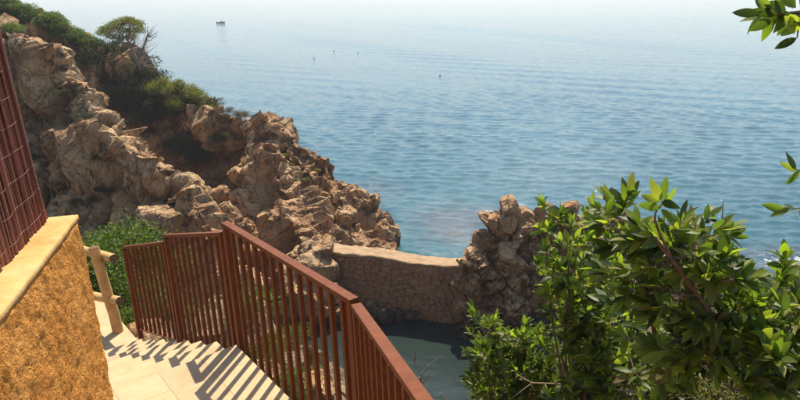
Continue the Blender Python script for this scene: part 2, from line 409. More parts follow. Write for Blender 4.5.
def outcrop_surface():
    xs = np.arange(ridge_out[0, 0] - .55, ridge_out[-1, 0] + 1.2, .065)
    zt = np.interp(xs, ridge_out[:, 0], ridge_out[:, 2]) + .05; yc = np.interp(xs, ridge_out[:, 0], ridge_out[:, 1])
    e0 = np.clip((xs - xs[0]) / .6, 0, 1); e1 = np.clip((xs[-1] - xs) / 1.2, 0, 1); zt = -1.5 + (zt + 1.5) * np.sqrt(e0 * e1)
    nv = 150; rows = []
    for x, z1, y0 in zip(xs, zt, yc):
        Ht = max(z1 + 1.5, .05); t = np.linspace(0, 1, nv)
        zf = np.where(t < .62, t / .62, np.where(t < .70, 1, (1 - t) / .30)); yo = np.where(t < .62, -(.28 + .30 * Ht * (1 - t / .62)), np.where(t < .70, -.28 + .56 * (t - .62) / .08, .28 + .30 * Ht * (t - .7) / .3))
        rows.append(np.c_[np.full(nv, x), y0 + yo, -1.5 + Ht * zf])
    G = np.array(rows); du = np.gradient(G, axis=0); dv = np.gradient(G, axis=1); N = np.cross(du, dv).reshape(-1, 3); N /= np.linalg.norm(N, axis=1)[:, None] + 1e-9
    if N[(len(xs) // 2) * nv + nv // 3, 1] > 0: N = -N
    P = G.reshape(-1, 3); W = P + .16 * np.c_[fbm(P * 1.3, 3, 131), fbm(P * 1.3, 3, 141), fbm(P * 1.3, 3, 151)]
    D = .35 * fbm(P * .55, 2, 160)
    for cs, am, ck in ((1.25, .62, .42), (.6, .30, .22), (.25, .11, .08)):
        U = W / (cs * np.array((1.0, 1.0, .85))); f1, f21, cid, cc = cellular(U, 200 + int(cs * 10)); D = D + am * (cid - .5) * 1.2 - ck * 1.15 * np.exp(-f21 * 15) + am * 1.25 * facet(U, cc, 260)
    P = P + N * D[:, None]
    n = len(xs); idx = np.arange(n * nv).reshape(n, nv); q = np.stack([idx[:-1, :-1], idx[1:, :-1], idx[1:, 1:], idx[:-1, 1:]], -1).reshape(-1, 4)
    return P, q, N
P, q, No = outcrop_surface()
outP, outN = P, No
P2, q2 = compact(P, q)
outcrop = thing('rock_outcrop', 'jagged fissured tan rock outcrop at the end of the sea wall', 'rock', (4.0, 30.2, 0))
core = obj('rock_core', mesh('rock_core', P2 - np.array([4.0, 30.2, 0]), q2, M_rock), outcrop)

# rock blocks: rounded convex polyhedra
def rock_variant(i):
    r = np.random.default_rng(100 + i)
    bm = bmesh.new(); bmesh.ops.create_icosphere(bm, subdivisions=4, radius=1)
    V = np.array([v.co[:] for v in bm.verts]); F_ = [tuple(v.index for v in f.verts) for f in bm.faces]; bm.free()
    nrm = r.normal(size=(5, 3)); nrm /= np.linalg.norm(nrm, axis=1)[:, None]
    nrm = np.vstack([nrm, [[0, 0, 1], [.1, -1, .15], [1, .1, .1], [-1, -.1, .2]]]); nrm /= np.linalg.norm(nrm, axis=1)[:, None]
    dd = r.uniform(.55, .98, len(nrm))
    dot = V @ nrm.T; R_ = np.where(dot > .05, dd / np.maximum(dot, .05), 9)
    k = 75; rad = -np.log(np.exp(-k * R_).sum(1)) / k
    rad = np.clip(rad, .4, 1.25)
    V = V * rad[:, None]
    V = V * (1 + .04 * fbm(V * 2.2 + i * 7.7, 4, i))[:, None] + 0
    f1, f21, cid, cc = cellular(V * 1.4 + i * 3.1, i)
    V = V * (1 - .05 * np.exp(-f21 * 12) + .05 * (cid - .5))[:, None]
    return mesh('rock_block', V, F_, M_rock)
ROCKS = [rock_variant(i) for i in range(12)]
def rand_rot(n, tilt=.6):
    qn = Vector((0, 0, 1)).rotation_difference(Vector(n)) if tilt else Quaternion()
    return (qn @ Quaternion((0, 0, 1), random.uniform(0, 2 * PI)) @ Quaternion((1, 0, 0), random.gauss(0, .3))).to_euler()
def rock(parent, pos, scl, rot, base=(0, 0, 0), name='boulder'):
    o = bpy.data.objects.new(name, random.choice(ROCKS)); link(o, parent)
    o.location = Vector(pos) - Vector(base); o.scale = scl; o.rotation_euler = rot
    return o
def project(P):
    Wp = P - np.array([0, 0, H]); z = Wp @ cf
    return np.stack([PPX + F * (Wp @ cr) / z, PPY - F * (Wp @ cu) / z], 1), z
def scatter_rocks(parent, P, N, n, smin, smax, px_range, base, zmin=.0, steep_min=.12, zs=1.25, emb=.42, sp=.75):
    pp, z = project(P)
    m = (P[:, 2] > zmin) & (pp[:, 0] > px_range[0]) & (pp[:, 0] < px_range[1]) & (pp[:, 1] > px_range[2]) & (pp[:, 1] < px_range[3]) & ((1 - N[:, 2]) > steep_min)
    view = np.array([0, 0, H]) - P; facing = (view * N).sum(1) > 0; m &= facing
    m &= ~((pp[:, 0] > 88) & (pp[:, 0] < 225) & (pp[:, 1] < 112) & (P[:, 1] > 36))
    idx = np.flatnonzero(m); got = []
    order = np.random.default_rng(len(P) + n).permutation(idx)
    for i in order:
        s = smin + (smax - smin) * random.random() ** 1.5
        if any((P[i, 0] - g[0]) ** 2 + (P[i, 1] - g[1]) ** 2 + (P[i, 2] - g[2]) ** 2 < (sp * (s + g[3])) ** 2 for g in got): continue
        got.append((P[i, 0], P[i, 1], P[i, 2], s))
        nn = Vector(N[i]); nn = (nn + Vector((0, 0, .5))).normalized()
        rock(parent, Vector(P[i]) - Vector(N[i]) * s * emb, (s * random.uniform(.75, 1.1), s * random.uniform(.75, 1.1), s * random.uniform(.8, zs)), rand_rot(nn), base)
        if len(got) >= n: break
    return len(got)
fm_ = cliffP[:, 1] > 36.5
scatter_rocks(cliff, cliffP, cliffN, 26, .6, 1.5, (20, 240, 90, 330), (0, 0, 0), zs=2.0, emb=.55)
scatter_rocks(cliff, cliffP[fm_], cliffN[fm_], 22, .4, 1.1, (125, 240, 112, 215), (0, 0, 0), zs=1.6, emb=.5)
scatter_rocks(cliff, cliffP, cliffN, 60, .25, .8, (235, 400, 112, 330), (0, 0, 0), zmin=-.2)
scatter_rocks(outcrop, outP, outN, 16, .3, .6, (455, 720, 215, 345), (4.0, 30.2, 0), zmin=-.1, steep_min=.0, zs=1.3, emb=.5, sp=.8)
for (px, py, d, s_) in ((509, 208, 29.6, .55), (496, 224, 29.5, .5), (523, 216, 29.7, .55), (483, 238, 29.4, .5), (505, 222, 29.2, .5), (473, 254, 29.3, .45), (545, 216, 30.0, .6), (568, 212, 30.3, .65)):
    rock(outcrop, at_d(px, py, d), (s_ * .9, s_ * .9, s_ * 1.1), (random.gauss(0, .25), random.gauss(0, .3), random.random() * 6), (4.0, 30.2, 0))
for (px, py, d, s_) in ((320, 254, 31.0, .9), (312, 268, 30.4, 1.0), (326, 272, 30.4, .7), (318, 290, 29.8, .9), (305, 300, 29.4, 1.0), (330, 294, 29.8, .6), (322, 312, 29.3, .7), (300, 282, 30.0, 1.0), (338, 312, 29.5, .5)):
    rock(cliff, at_d(px, py, d), (s_, s_ * .9, s_ * .9), (random.gauss(0, .3), random.gauss(0, .3), random.random() * 6))

# ------------------------------------------------------------------ sea
def spot(px, py): return at_z(px, py, 0)[:2]
nr, nth = 790, 520
rr = [14.0]
while len(rr) < nr:
    rr.append(rr[-1] + max(.13, rr[-1] * .0042) if rr[-1] < 420 else rr[-1] * 1.06)
rr = np.array(rr); th = np.radians(np.linspace(-52, 46, nth))
RR, TH = np.meshgrid(rr, th, indexing='ij')
X = (RR * np.sin(TH)).ravel(); Y = (RR * np.cos(TH)).ravel(); RF = RR.ravel()
spc = np.maximum(np.gradient(rr)[:, None] + 0 * TH, RR * (th[1] - th[0])).ravel()
Z = np.zeros_like(X); wr = np.random.default_rng(3)
patch = .75 + .5 * fbm(np.c_[X * .02, Y * .012, 0 * X], 3, 77)
for k in range(64):
    lam = .5 * (2.3 / .5) ** wr.random() if k > 3 else 5.5 + k * .6; ang = math.radians(-104 + wr.normal(0, 22)) if k > 3 else math.radians(-122 + 3 * k); kk = 2 * PI / lam
    amp = (.0070 if k > 3 else .0050) * lam ** .9 * wr.uniform(.5, 1.1) * np.clip((lam / spc - 2.0) / 3.0, 0, 1)
    ph = kk * (X * math.cos(ang) + Y * math.sin(ang)) + wr.uniform(0, 6.28)
    Z += amp * (np.sin(ph) + .22 * np.sin(2 * ph + 1.57)) * (patch if k % 2 else 1)
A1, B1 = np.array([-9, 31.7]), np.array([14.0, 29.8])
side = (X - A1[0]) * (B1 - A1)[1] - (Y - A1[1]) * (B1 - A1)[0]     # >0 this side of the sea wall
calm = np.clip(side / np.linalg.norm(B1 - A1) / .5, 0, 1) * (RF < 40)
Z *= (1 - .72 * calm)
Q3 = np.c_[X, Y, 0 * X]
hland = np.full(len(X), -9.0); nearm = RF < 75
hland[nearm] = np.maximum(height(Q3[nearm]), height_out(Q3[nearm]))
foam = np.zeros(len(X)); reef = np.zeros(len(X))
def blob(arr, px, py, rx, ry, val, rot=0):
    cx, cy = spot(px, py); dx, dy = X - cx, Y - cy
    u_ = (dx * math.cos(rot) + dy * math.sin(rot)) / rx; v_ = (-dx * math.sin(rot) + dy * math.cos(rot)) / ry
    np.maximum(arr, val * np.clip(1.25 - np.sqrt(u_ ** 2 + v_ ** 2), 0, 1), out=arr)
blob(reef, 452, 224, 3.4, 5.0, .7); blob(reef, 478, 214, 2.5, 2.5, .7); blob(reef, 372, 192, 2.5, 4.5, .55); blob(reef, 790, 262, 4, 3, .7)
blob(foam, 486, 213, 2.0, 1.6, .72); blob(foam, 470, 216, 4.0, 2.5, .45); blob(foam, 385, 205, 1.4, 7, .5, .15); blob(foam, 368, 184, 3, 3, .48)
blob(foam, 795, 262, 3.5, 3.0, .75); blob(foam, 410, 245, 3.0, 3, .38)
shore = np.clip(1 - np.abs(hland + .35) / 1.1, 0, 1) * nearm * (1 - calm * .9)
foam = np.maximum(foam, shore * .55)
shallow = np.maximum(np.clip((hland + 2.9) / 2.2, 0, 1) * nearm, np.clip(1 - (RF - 28) / 42, 0, 1) * .45); shallow = np.maximum(shallow, calm * .8)
idx = np.arange(nr * nth).reshape(nr, nth)
q = np.stack([idx[:-1, :-1], idx[:-1, 1:], idx[1:, 1:], idx[1:, :-1]], -1).reshape(-1, 4)
# wake of the boat
bx, by = spot(221, 23.5)
wu = (X - bx); wv = (Y - by)
foam = np.maximum(foam, .9 * np.clip(1.3 - np.sqrt((wu / 6.0) ** 2 + (wv / 5.0) ** 2), 0, 1))
foam = np.maximum(foam, .75 * np.clip(1 - np.abs(wv) / 5.5, 0, 1) * (np.abs(wu) < 18) * np.clip(1.2 - np.abs(wu) / 18, 0, 1))
me = mesh('sea', np.c_[X, Y, Z], q, M_sea, True)
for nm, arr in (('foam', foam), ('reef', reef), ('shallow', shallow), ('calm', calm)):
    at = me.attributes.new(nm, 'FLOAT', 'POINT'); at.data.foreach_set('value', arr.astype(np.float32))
sea = obj('sea', me, kind='structure')

# ------------------------------------------------------------------ landing, stairs
def clip_poly(poly, A, B):
    out = []
    for i in range(len(poly)):
        p, r_ = poly[i], poly[(i + 1) % len(poly)]
        sp = (B[0] - A[0]) * (p[1] - A[1]) - (B[1] - A[1]) * (p[0] - A[0]); sr = (B[0] - A[0]) * (r_[1] - A[1]) - (B[1] - A[1]) * (r_[0] - A[0])
        if sp >= 0: out.append(p)
        if (sp >= 0) != (sr >= 0):
            t = sp / (sp - sr); out.append((p[0] + t * (r_[0] - p[0]), p[1] + t * (r_[1] - p[1])))
    return out
left = np.array([-sdirv[1], sdirv[0]])                       # across the stair, away from the railing
dir3 = (P3 - Kc) / np.linalg.norm(P3 - Kc)
P4 = np.array([-.1, 1.9]); dir4 = (P4 - P3) / np.linalg.norm(P4 - P3); P5 = P3 + dir4 * 3.2
inset = .03
NL = Kc + left * 1.75
land_poly = [tuple(NL), tuple(P5 + np.array([-1.6, .4])), tuple(P5 + np.array([-inset, 0])), tuple(P3 + np.array([-inset, -inset])), tuple(Kc + np.array([-.01, -inset]))]
mb = MB(); mb.prism(land_poly, LZ - .35, LZ - .004); landing = obj('landing', mb.mesh('landing', M_grout), kind='structure')
tw, tl = .30, .60; ang = math.atan2(dir3[1], dir3[0])
ex, ey = np.array([math.cos(ang), math.sin(ang)]), np.array([-math.sin(ang), math.cos(ang)])
for i in range(-9, 12):
    for j in range(-14, 8):
        o_ = Kc + ex * (i * tl + (j % 2) * tl / 2) + ey * (j * tw)
        g = .001
        t_ = [tuple(o_ + ex * g + ey * g), tuple(o_ + ex * (tl - g) + ey * g), tuple(o_ + ex * (tl - g) + ey * (tw - g)), tuple(o_ + ex * g + ey * (tw - g))]
        for k in range(5):
            if len(t_) < 3: break
            t_ = clip_poly(t_, land_poly[k], land_poly[(k + 1) % 5])
        if len(t_) >= 3:
            ar = .5 * abs(sum(t_[k][0] * t_[(k + 1) % len(t_)][1] - t_[(k + 1) % len(t_)][0] * t_[k][1] for k in range(len(t_))))
            if ar < .004: continue
            mb = MB(); mb.prism(t_, LZ - .03, LZ + random.uniform(-.0006, .0006)); obj('slab', mb.mesh('slab', M_floor), landing)
RISE, TREAD, NS = .158, .385, 8
stairs = bpy.data.objects.new('stairs', None); link(stairs); stairs['kind'] = 'structure'
for k in range(NS):
    z = LZ - (k + 1) * RISE; A = Kc + sdirv * (k * TREAD) + np.array([0, 0]); B = A + sdirv * (TREAD + (.035 if k < NS - 1 else 1.6))
    wid = 1.75 if k < NS - 1 else 3.0
    A0 = A + left * .02; B0 = B + left * .02
    mb = MB(); mb.prism([tuple(A0), tuple(B0), tuple(B0 + left * wid), tuple(A0 + left * wid)], z - .55, z)
    obj('step', mb.mesh('step', M_floor, bevel=.008), stairs)
for k in range(6):                                            # steps up to where the viewer stands
    y0 = 1.35 - k * .3; mb = MB()
    mb.prism([(-1.55, y0 - .3), (.25, y0 - .3), (.25, y0), (-1.55, y0)], LZ - .3, LZ + (k + 1) * .165); obj('step', mb.mesh('step', M_floor), stairs)

# ------------------------------------------------------------------ railing
rail = thing('metal_railing', 'rust brown painted steel railing with close upright bars along the stairs', 'railing', (Kc[0], Kc[1], LZ))
RB = Vector((Kc[0], Kc[1], LZ))
def rpart(name, mb, bevel=0.002): return obj(name, mb.mesh(name, M_paint, bevel=bevel), rail, None)
def panel(A, B, zA, zB, bA, bB, n, ends=(True, True)):
    """top rail from A (height zA) to B; bars down to bA..bB; n bars"""
    A, B = np.array(A), np.array(B); d = (B - A) / np.linalg.norm(B - A)
    off = -RB
    mb = MB(); mb.frame_box(Vector((*A, zA - .014)) + off, Vector((*B, zB - .014)) + off, .055, .028); rpart('top_rail', mb, .003)
    mb = MB(); mb.frame_box(Vector((*(A + d * .03), bA + .03)) + off, Vector((*(B - d * .03), bB + .03)) + off, .030, .010); rpart('bottom_rail', mb)
    for k in range(n):
        t = (k + 1) / (n + 1); Q = A + (B - A) * t
        zt = zA + (zB - zA) * t - .0285; zb = bA + (bB - bA) * t + .0355
        mb = MB(); mb.frame_box(Vector((*Q, zb)) + off, Vector((*Q, zt)) + off, .030, .012 if False else .026, side=(d[0], d[1], 0)); rpart('baluster', mb)
    for e, Q, zt, zb in ((ends[0], A + d * .025, zA, bA), (ends[1], B - d * .025, zB, bB)):
        if e:
            mb = MB(); mb.frame_box(Vector((*Q, zb - .12)) + off, Vector((*Q, zt - .0287)) + off, .048, .048, side=(d[0], d[1], 0)); rpart('post', mb, .003)
panel(Kc + dir3 * .03, P3 - dir3 * .005, LZ + .995, LZ + 1.04, LZ - .16, LZ - .13, 13)
panel(P3 + dir4 * .035, P5, LZ + 1.03, LZ + 1.03 + 3.2 * .18, LZ - .14, LZ + .45, 25)
panel(Kc + sdirv * .03, Mm - sdirv * .005, LZ + .90, 13.84, LZ - .26, 12.74, 9)
panel(Mm + sdirv * .04, Ee, 13.76, 13.31, 12.68, 12.28, 8)

# ------------------------------------------------------------------ ochre wall and heather screen
WE = np.array([-1.50, 2.5]); WN = np.array([-1.25, 1.6]); wd = (WN - WE) / np.linalg.norm(WN - WE); WN = WE + wd * 3.2
wl = np.array([wd[1], -wd[0]]);  wl = wl if wl[0] < 0 else -wl
WT = 15.14
wall = thing('stucco_wall', 'rough ochre stucco garden wall with smooth top painted pale as if sunlit beside the stairs', 'wall', (WE[0], WE[1], LZ - .4))
WB = np.array([WE[0], WE[1], LZ - .4])
def sub_slab(name, O, ux, uy, uz, Lx, Ly, Lz, nx, ny, nz, amp, mat, freq=9, seed=0, rnd=.0):
    """closed box subdivided and roughened; O corner, axes ux uy uz"""
    bm = bmesh.new(); vid = {}
    def V(i, j, k):
        if (i, j, k) not in vid:
            q = np.array([Lx * i / nx, Ly * j / ny, Lz * k / nz])
            if rnd:
                lo = np.array([rnd, rnd, -9]); hi = np.array([Lx - rnd, Ly - rnd, Lz - rnd]); cpt = np.clip(q, lo, hi); dv = q - cpt; ln = np.linalg.norm(dv)
                if ln > rnd: q = cpt + dv * rnd / ln
            vid[(i, j, k)] = bm.verts.new(tuple(O + ux * q[0] + uy * q[1] + uz * q[2]))
        return vid[(i, j, k)]
    def sheet(fn, n1, n2, flip):
        for a_ in range(n1):
            for b_ in range(n2):
                vs_ = [V(*fn(a_, b_)), V(*fn(a_ + 1, b_)), V(*fn(a_ + 1, b_ + 1)), V(*fn(a_, b_ + 1))]
                bm.faces.new(vs_[::-1] if flip else vs_)
    sheet(lambda a_, b_: (a_, b_, 0), nx, ny, True); sheet(lambda a_, b_: (a_, b_, nz), nx, ny, False)
    sheet(lambda a_, b_: (a_, 0, b_), nx, nz, False); sheet(lambda a_, b_: (a_, ny, b_), nx, nz, True)
    sheet(lambda a_, b_: (0, a_, b_), ny, nz, True); sheet(lambda a_, b_: (nx, a_, b_), ny, nz, False)
    bm.normal_update(); bmesh.ops.recalc_face_normals(bm, faces=bm.faces); bm.normal_update()
    vv = list(bm.verts); Pn = np.array([v.co[:] for v in vv]); nn = np.array([v.normal[:] for v in vv])
    dsp = amp * (fbm(Pn * freq + seed, 4, seed) + .6 * fbm(Pn * freq * 3.1, 3, seed + 3))
    for v, c_ in zip(vv, Pn + nn * dsp[:, None]): v.co = c_
    me_ = bpy.data.meshes.new(name); bm.to_mesh(me_); bm.free(); me_.materials.append(mat)
    me_.polygons.foreach_set('use_smooth', [True] * len(me_.polygons)); return me_
wd3, wl3, up3 = np.array([*wd, 0]), np.array([*wl, 0]), np.array([0, 0, 1.0])
WTK = .30
obj('wall_body', sub_slab('wall_body', np.array([WE[0], WE[1], LZ - .4]) - WB, wd3, wl3, up3, 3.2, WTK, WT - .02 - (LZ - .4), 260, 14, 150, .009, M_stucco, 24, 4, .012), wall)
obj('wall_top', sub_slab('wall_top', np.array([WE[0], WE[1], WT - .018]) - WB + wd3 * -.004 + wl3 * -.003, wd3, wl3, up3, 3.204, WTK + .006, .022, 120, 12, 3, .004, M_stucco_lit, 9, 8, .008), wall)

scr = thing('heather_screen', 'reddish brown heather stem screen bound with wire behind the ochre wall', 'screen', (WE[0], WE[1], WT))
SB = np.array([WE[0], WE[1], WT]); mb = MB(); s0 = .108
for k in range(900):
    t = k / 900 * 2.6; ly = s0 + random.uniform(-.012, .012); r_ = random.uniform(.0028, .0062)
    b_ = wd3 * (t + .02 + random.gauss(0, .003)) + wl3 * ly; hgt = random.uniform(1.35, 1.6)
    lean = wd3 * random.gauss(-.0, .012) + wl3 * random.gauss(0, .008); base = b_ + up3 * random.uniform(-.015, .012)
    lean = lean + wd3 * .062 * hgt
    pts = [base, base + up3 * hgt * .5 + lean * .75 + wd3 * random.gauss(0, .004), base + up3 * hgt + lean * 1.5]
    mb.tube(pts, [r_, r_ * .85, r_ * .5], 5)
obj('heather_stems', mb.mesh('heather_stems', M_heather), scr, kind='stuff')
for zz in (.05, .14, .23, .32, .41, .50, .59, .68, .8, .95, 1.1):
    mb = MB(); pts = []
    for k in range(60):
        t = k / 59 * 2.5 + .05 + .09 * zz; pts.append(wd3 * t + wl3 * (s0 - .0165 + .004 * math.sin(k * 2.1)) + up3 * (zz + .003 * math.sin(k * 1.3) + .003 * random.random()))
    mb.tube(pts, .0006, 5); obj('binding_wire', mb.mesh('binding_wire', M_wire), scr)

# ------------------------------------------------------------------ log fence
lf = thing('log_fence', 'round wood post and rail fence at the foot of the stairs', 'fence', (-4.0, 7.0, 12.12))
LB = np.array([-4.0, 7.0, 12.12])
def log(name, A, B, r0_, r1_):
    A, B = np.array(A), np.array(B); pts = [A + (B - A) * t + .006 * rng.normal(size=3) * (0 < t < 1) for t in np.linspace(0, 1, 7)]
    mb = MB(); mb.tube([q - LB for q in pts], list(np.linspace(r0_, r1_, 7)), 14, cap=False); o = obj(name, mb.mesh(name, M_log, True), lf)
    for e, nx_, r_ in ((pts[-1], pts[-1] - pts[-2], r1_), (pts[0], pts[0] - pts[1], r0_)):
        n_ = nx_ / np.linalg.norm(nx_); mb = MB(); mb.tube([e - LB - n_ * .004, e - LB + n_ * .004], [r_ * .985, r_ * .93], 14); obj('cut_end', mb.mesh('cut_end', M_logend), o)
    return o
bt = at_d(120, 330, 7.0); tp = at_d(96, 246, 7.0); tp[1] -= .05
log('post', bt + [0, 0, -.2], tp, .062, .058)
bt2 = bt + [-1.6, .9, .1]; log('post', bt2 + [0, 0, -.2], bt2 + [-.05, 0, 1.1], .062, .058)
log('rail', at_d(60, 244, 7.75), at_d(114, 258.5, 6.86), .05, .05)
log('rail', at_d(66, 291, 7.75), at_d(120, 301, 6.86), .05, .05)

# ------------------------------------------------------------------ sea wall of rubble stone
W0 = at_z(322, 251, 3.15); W1 = at_z(463, 266, 3.15); wdv = (W1 - W0) / np.linalg.norm(W1 - W0); wback = np.array([-wdv[1], wdv[0], 0])
WL_ = np.linalg.norm(W1 - W0); TH_ = 1.05
sw = thing('sea_wall', 'old rubble stone sea wall closing the cove between the cliffs', 'wall', tuple(np.append(((W0 + W1) / 2)[:2], 0)))
SWB = np.append(((W0 + W1) / 2)[:2], 0)
O_ = W0 - wdv * .3 - SWB; O_[2] = -1.5
bodyL = WL_ + 1.1
obj('wall_core', sub_slab('wall_core', O_ + wback * .04, wdv, wback, up3, bodyL, TH_ - .08, 4.60, 60, 8, 36, .03, M_mortar, 2, 5, .05), sw)
obj('wall_cap', sub_slab('wall_cap', O_ - wback * .02 + up3 * 4.55, wdv, wback, up3, bodyL, TH_ + .04, .13, 110, 14, 3, .055, M_wtop, 1.6, 6, .05), sw)
rs = random.Random(5); zc = -.5
stone_meshes = []
for v_ in range(10):
    r_ = np.random.default_rng(60 + v_); bm = bmesh.new(); bmesh.ops.create_cube(bm, size=1); bmesh.ops.bevel(bm, geom=list(bm.edges), offset=.16, segments=1, affect='EDGES')
    for v in bm.verts: v.co = Vector(v.co) + Vector(r_.normal(0, .035, 3))
    m_ = bpy.data.meshes.new('stone'); bm.to_mesh(m_); bm.free(); m_.materials.append(M_wstone); stone_meshes.append(m_)
angw = math.atan2(wdv[1], wdv[0]); got = []
def sag(x): return -.16 * math.exp(-((x - .75 * WL_) / 1.6) ** 2) + .13 * float(fbm(np.array([[x * 1.1, 3.3, 1.7]]), 4, 70)[0])
for k in range(6000):
    x_, z_ = rs.uniform(-.2, WL_ + .6), rs.uniform(-.35, 2.95); ww = .20 + .34 * rs.random() ** 1.6; hh_ = ww * rs.uniform(.5, .8)
    if any(abs(x_ - g[0]) < .46 * (ww + g[2]) and abs(z_ - g[1]) < .46 * (hh_ + g[3]) for g in got): continue
    got.append((x_, z_, ww, hh_))
    o = obj('stone', rs.choice(stone_meshes), sw)
    o.location = Vector(W0 - SWB + wdv * x_ + wback * rs.uniform(.02, .08)); o.location.z = z_ + sag(x_) * z_ / 3
    o.scale = (ww, .22, hh_); o.rotation_euler = (rs.gauss(0, .08), rs.gauss(0, .22), angw + rs.gauss(0, .08))
    if len(got) >= 290: break
for o in (ch for ch in sw.children if ch.name.startswith(('wall_core', 'wall_cap'))):
    for v in o.data.vertices:
        if v.co.z > 1.0:
            x_ = float((Vector(v.co) + Vector(SWB) - Vector(W0)).dot(Vector(wdv))); v.co.z += sag(x_) * min(1, v.co.z / 3)
for k in range(14):                                          # loose boulders at the wall foot, towards the cliff
    t = rs.random() ** 1.6 * .75; b_ = W0 + wdv * WL_ * t - wback * rs.uniform(.1, .7); s_ = rs.uniform(.22, .5)
    o = rock(None, (b_[0], b_[1], .05 + rs.uniform(0, .25) + (1 - t) * .25), (s_ * 1.2, s_, s_ * .8), (rs.random(), rs.random(), rs.random() * 6))
    tag(o, 'dark boulder in shade at the foot of the sea wall', 'boulder', 'boulders at the foot of the sea wall')

# ------------------------------------------------------------------ vegetation
def leaf_cloud(blobs, n, size, seed, aspect=2.2, shell=.55, up=.25):
    """many small leaf faces through a crown made of ellipsoids"""
    r = np.random.default_rng(seed); V = []; Fc = []
    vol = np.array([b[3] * b[4] * b[5] for b in blobs]) ** .8; pk = r.choice(len(blobs), n, p=vol / vol.sum())
    B = np.array(blobs)[pk]; d = r.normal(size=(n, 3)); d /= np.linalg.norm(d, axis=1)[:, None]
    rad = shell + (1 - shell) * r.random(n) ** .7; rad *= (1 + .18 * r.normal(size=n))
    Pp = B[:, :3] + d * rad[:, None] * B[:, 3:6]
    Pp += .16 * B[:, 3:6] * np.stack([fbm(Pp * 2.3 / B[:, 3:4] + 5, 2, 1), fbm(Pp * 2.3 / B[:, 3:4] + 9, 2, 2), fbm(Pp * 2.3 / B[:, 3:4] + 3, 2, 3)], 1)
    ax = r.normal(size=(n, 3)) + d * .7 + np.array([0, 0, up]); ax /= np.linalg.norm(ax, axis=1)[:, None]
    sd = np.cross(ax, r.normal(size=(n, 3))); sd /= np.linalg.norm(sd, axis=1)[:, None]; nn = np.cross(ax, sd)
    L = size * r.uniform(.6, 1.3, n)[:, None]; Wd = L / aspect
    v0 = Pp; v1 = Pp + ax * L * .5 + sd * Wd * .5 + nn * L * .06; v2 = Pp + ax * L; v3 = Pp + ax * L * .5 - sd * Wd * .5 + nn * L * .06
    V = np.stack([v0, v1, v2, v3], 1).reshape(-1, 3); Fq = np.arange(4 * n).reshape(n, 4)
    return V, Fq
def plant_mesh(blobs, n, size, seed, mat, **kw):
    V, Fq = leaf_cloud(blobs, n, size, seed, **kw); return mesh('crown', V, Fq, mat)
def stems_mesh(blobs, n, r0_, seed, mat, base=(0, 0, 0)):
    r = random.Random(seed); mb = MB()
    for k in range(n):
        b = blobs[k % len(blobs)]; tip = Vector((b[0] + r.gauss(0, .35) * b[3], b[1] + r.gauss(0, .35) * b[4], b[2] + r.uniform(-.2, .7) * b[5]))
        st = Vector(base) + Vector((r.gauss(0, .05), r.gauss(0, .05), 0)); mid = st.lerp(tip, .5) + Vector((r.gauss(0, .1), r.gauss(0, .1), r.uniform(-.1, .1))) * b[3]
        mb.tube([st, mid, tip], [r0_, r0_ * .65, r0_ * .2], 5)
    return mb.mesh('stem', mat)
# scrub prototypes (unit size ~1 m)
PROT = {}
def proto(kind, seed, mat, nblob=9, n=1500, size=.10, flat=.6, aspect=2.2):
    r = random.Random(seed); bl = []
    for k in range(nblob):
        a_ = r.uniform(0, 2 * PI); d_ = r.uniform(0, .62); s_ = r.uniform(.22, .42)
        bl.append((d_ * math.cos(a_), d_ * math.sin(a_), r.uniform(.25, .75) * flat * (1.2 - d_), s_, s_, s_ * r.uniform(.6, .95)))
    PROT.setdefault(kind, []).append((plant_mesh(bl, n, size, seed, mat, aspect=aspect), stems_mesh(bl, 9, .03, seed, M_bark)))
for i in range(3):
    proto('dark', 10 + i, M_dark, 10, 1700, .10); proto('green', 20 + i, M_green, 10, 1700, .10); proto('dry', 30 + i, M_dry, 9, 1400, .10, .6, 5)
    proto('pine', 40 + i, M_pine, 12, 2600, .13, .6, 5); proto('fence', 50 + i, M_green, 13, 2600, .075, .7, 1.9); proto('under', 60 + i, M_under, 12, 1500, .085, .7, 2.2)
def ground_at(x, y): return float(height(np.array([[x, y, 0.0]]))[0])
def plant(kind, name, label, cat, pos, s, group=None, sz=1.0):
    t = thing(name, label, cat, tuple(pos), group); c_, st_ = random.choice(PROT[kind]); rz = random.uniform(0, 6.28)
    for nm, me_ in (('crown', c_), ('stem', st_)):
        o = obj(nm, me_, t); o.scale = (s, s, s * sz); o.rotation_euler = (0, 0, rz)
    return t
def hit(px, py, far=True):
    """march the pixel's ray to the ground"""
    ds = np.arange(20 if far else 4.5, 57, .12); v = ray(px, py); Pp = np.array([0, 0, H]) + np.outer(ds / v[1], v)
    hh2 = height(Pp); k = np.argmax(hh2 > Pp[:, 2])
    return np.array([Pp[k, 0], Pp[k, 1], hh2[k]]) if (hh2 > Pp[:, 2]).any() else None

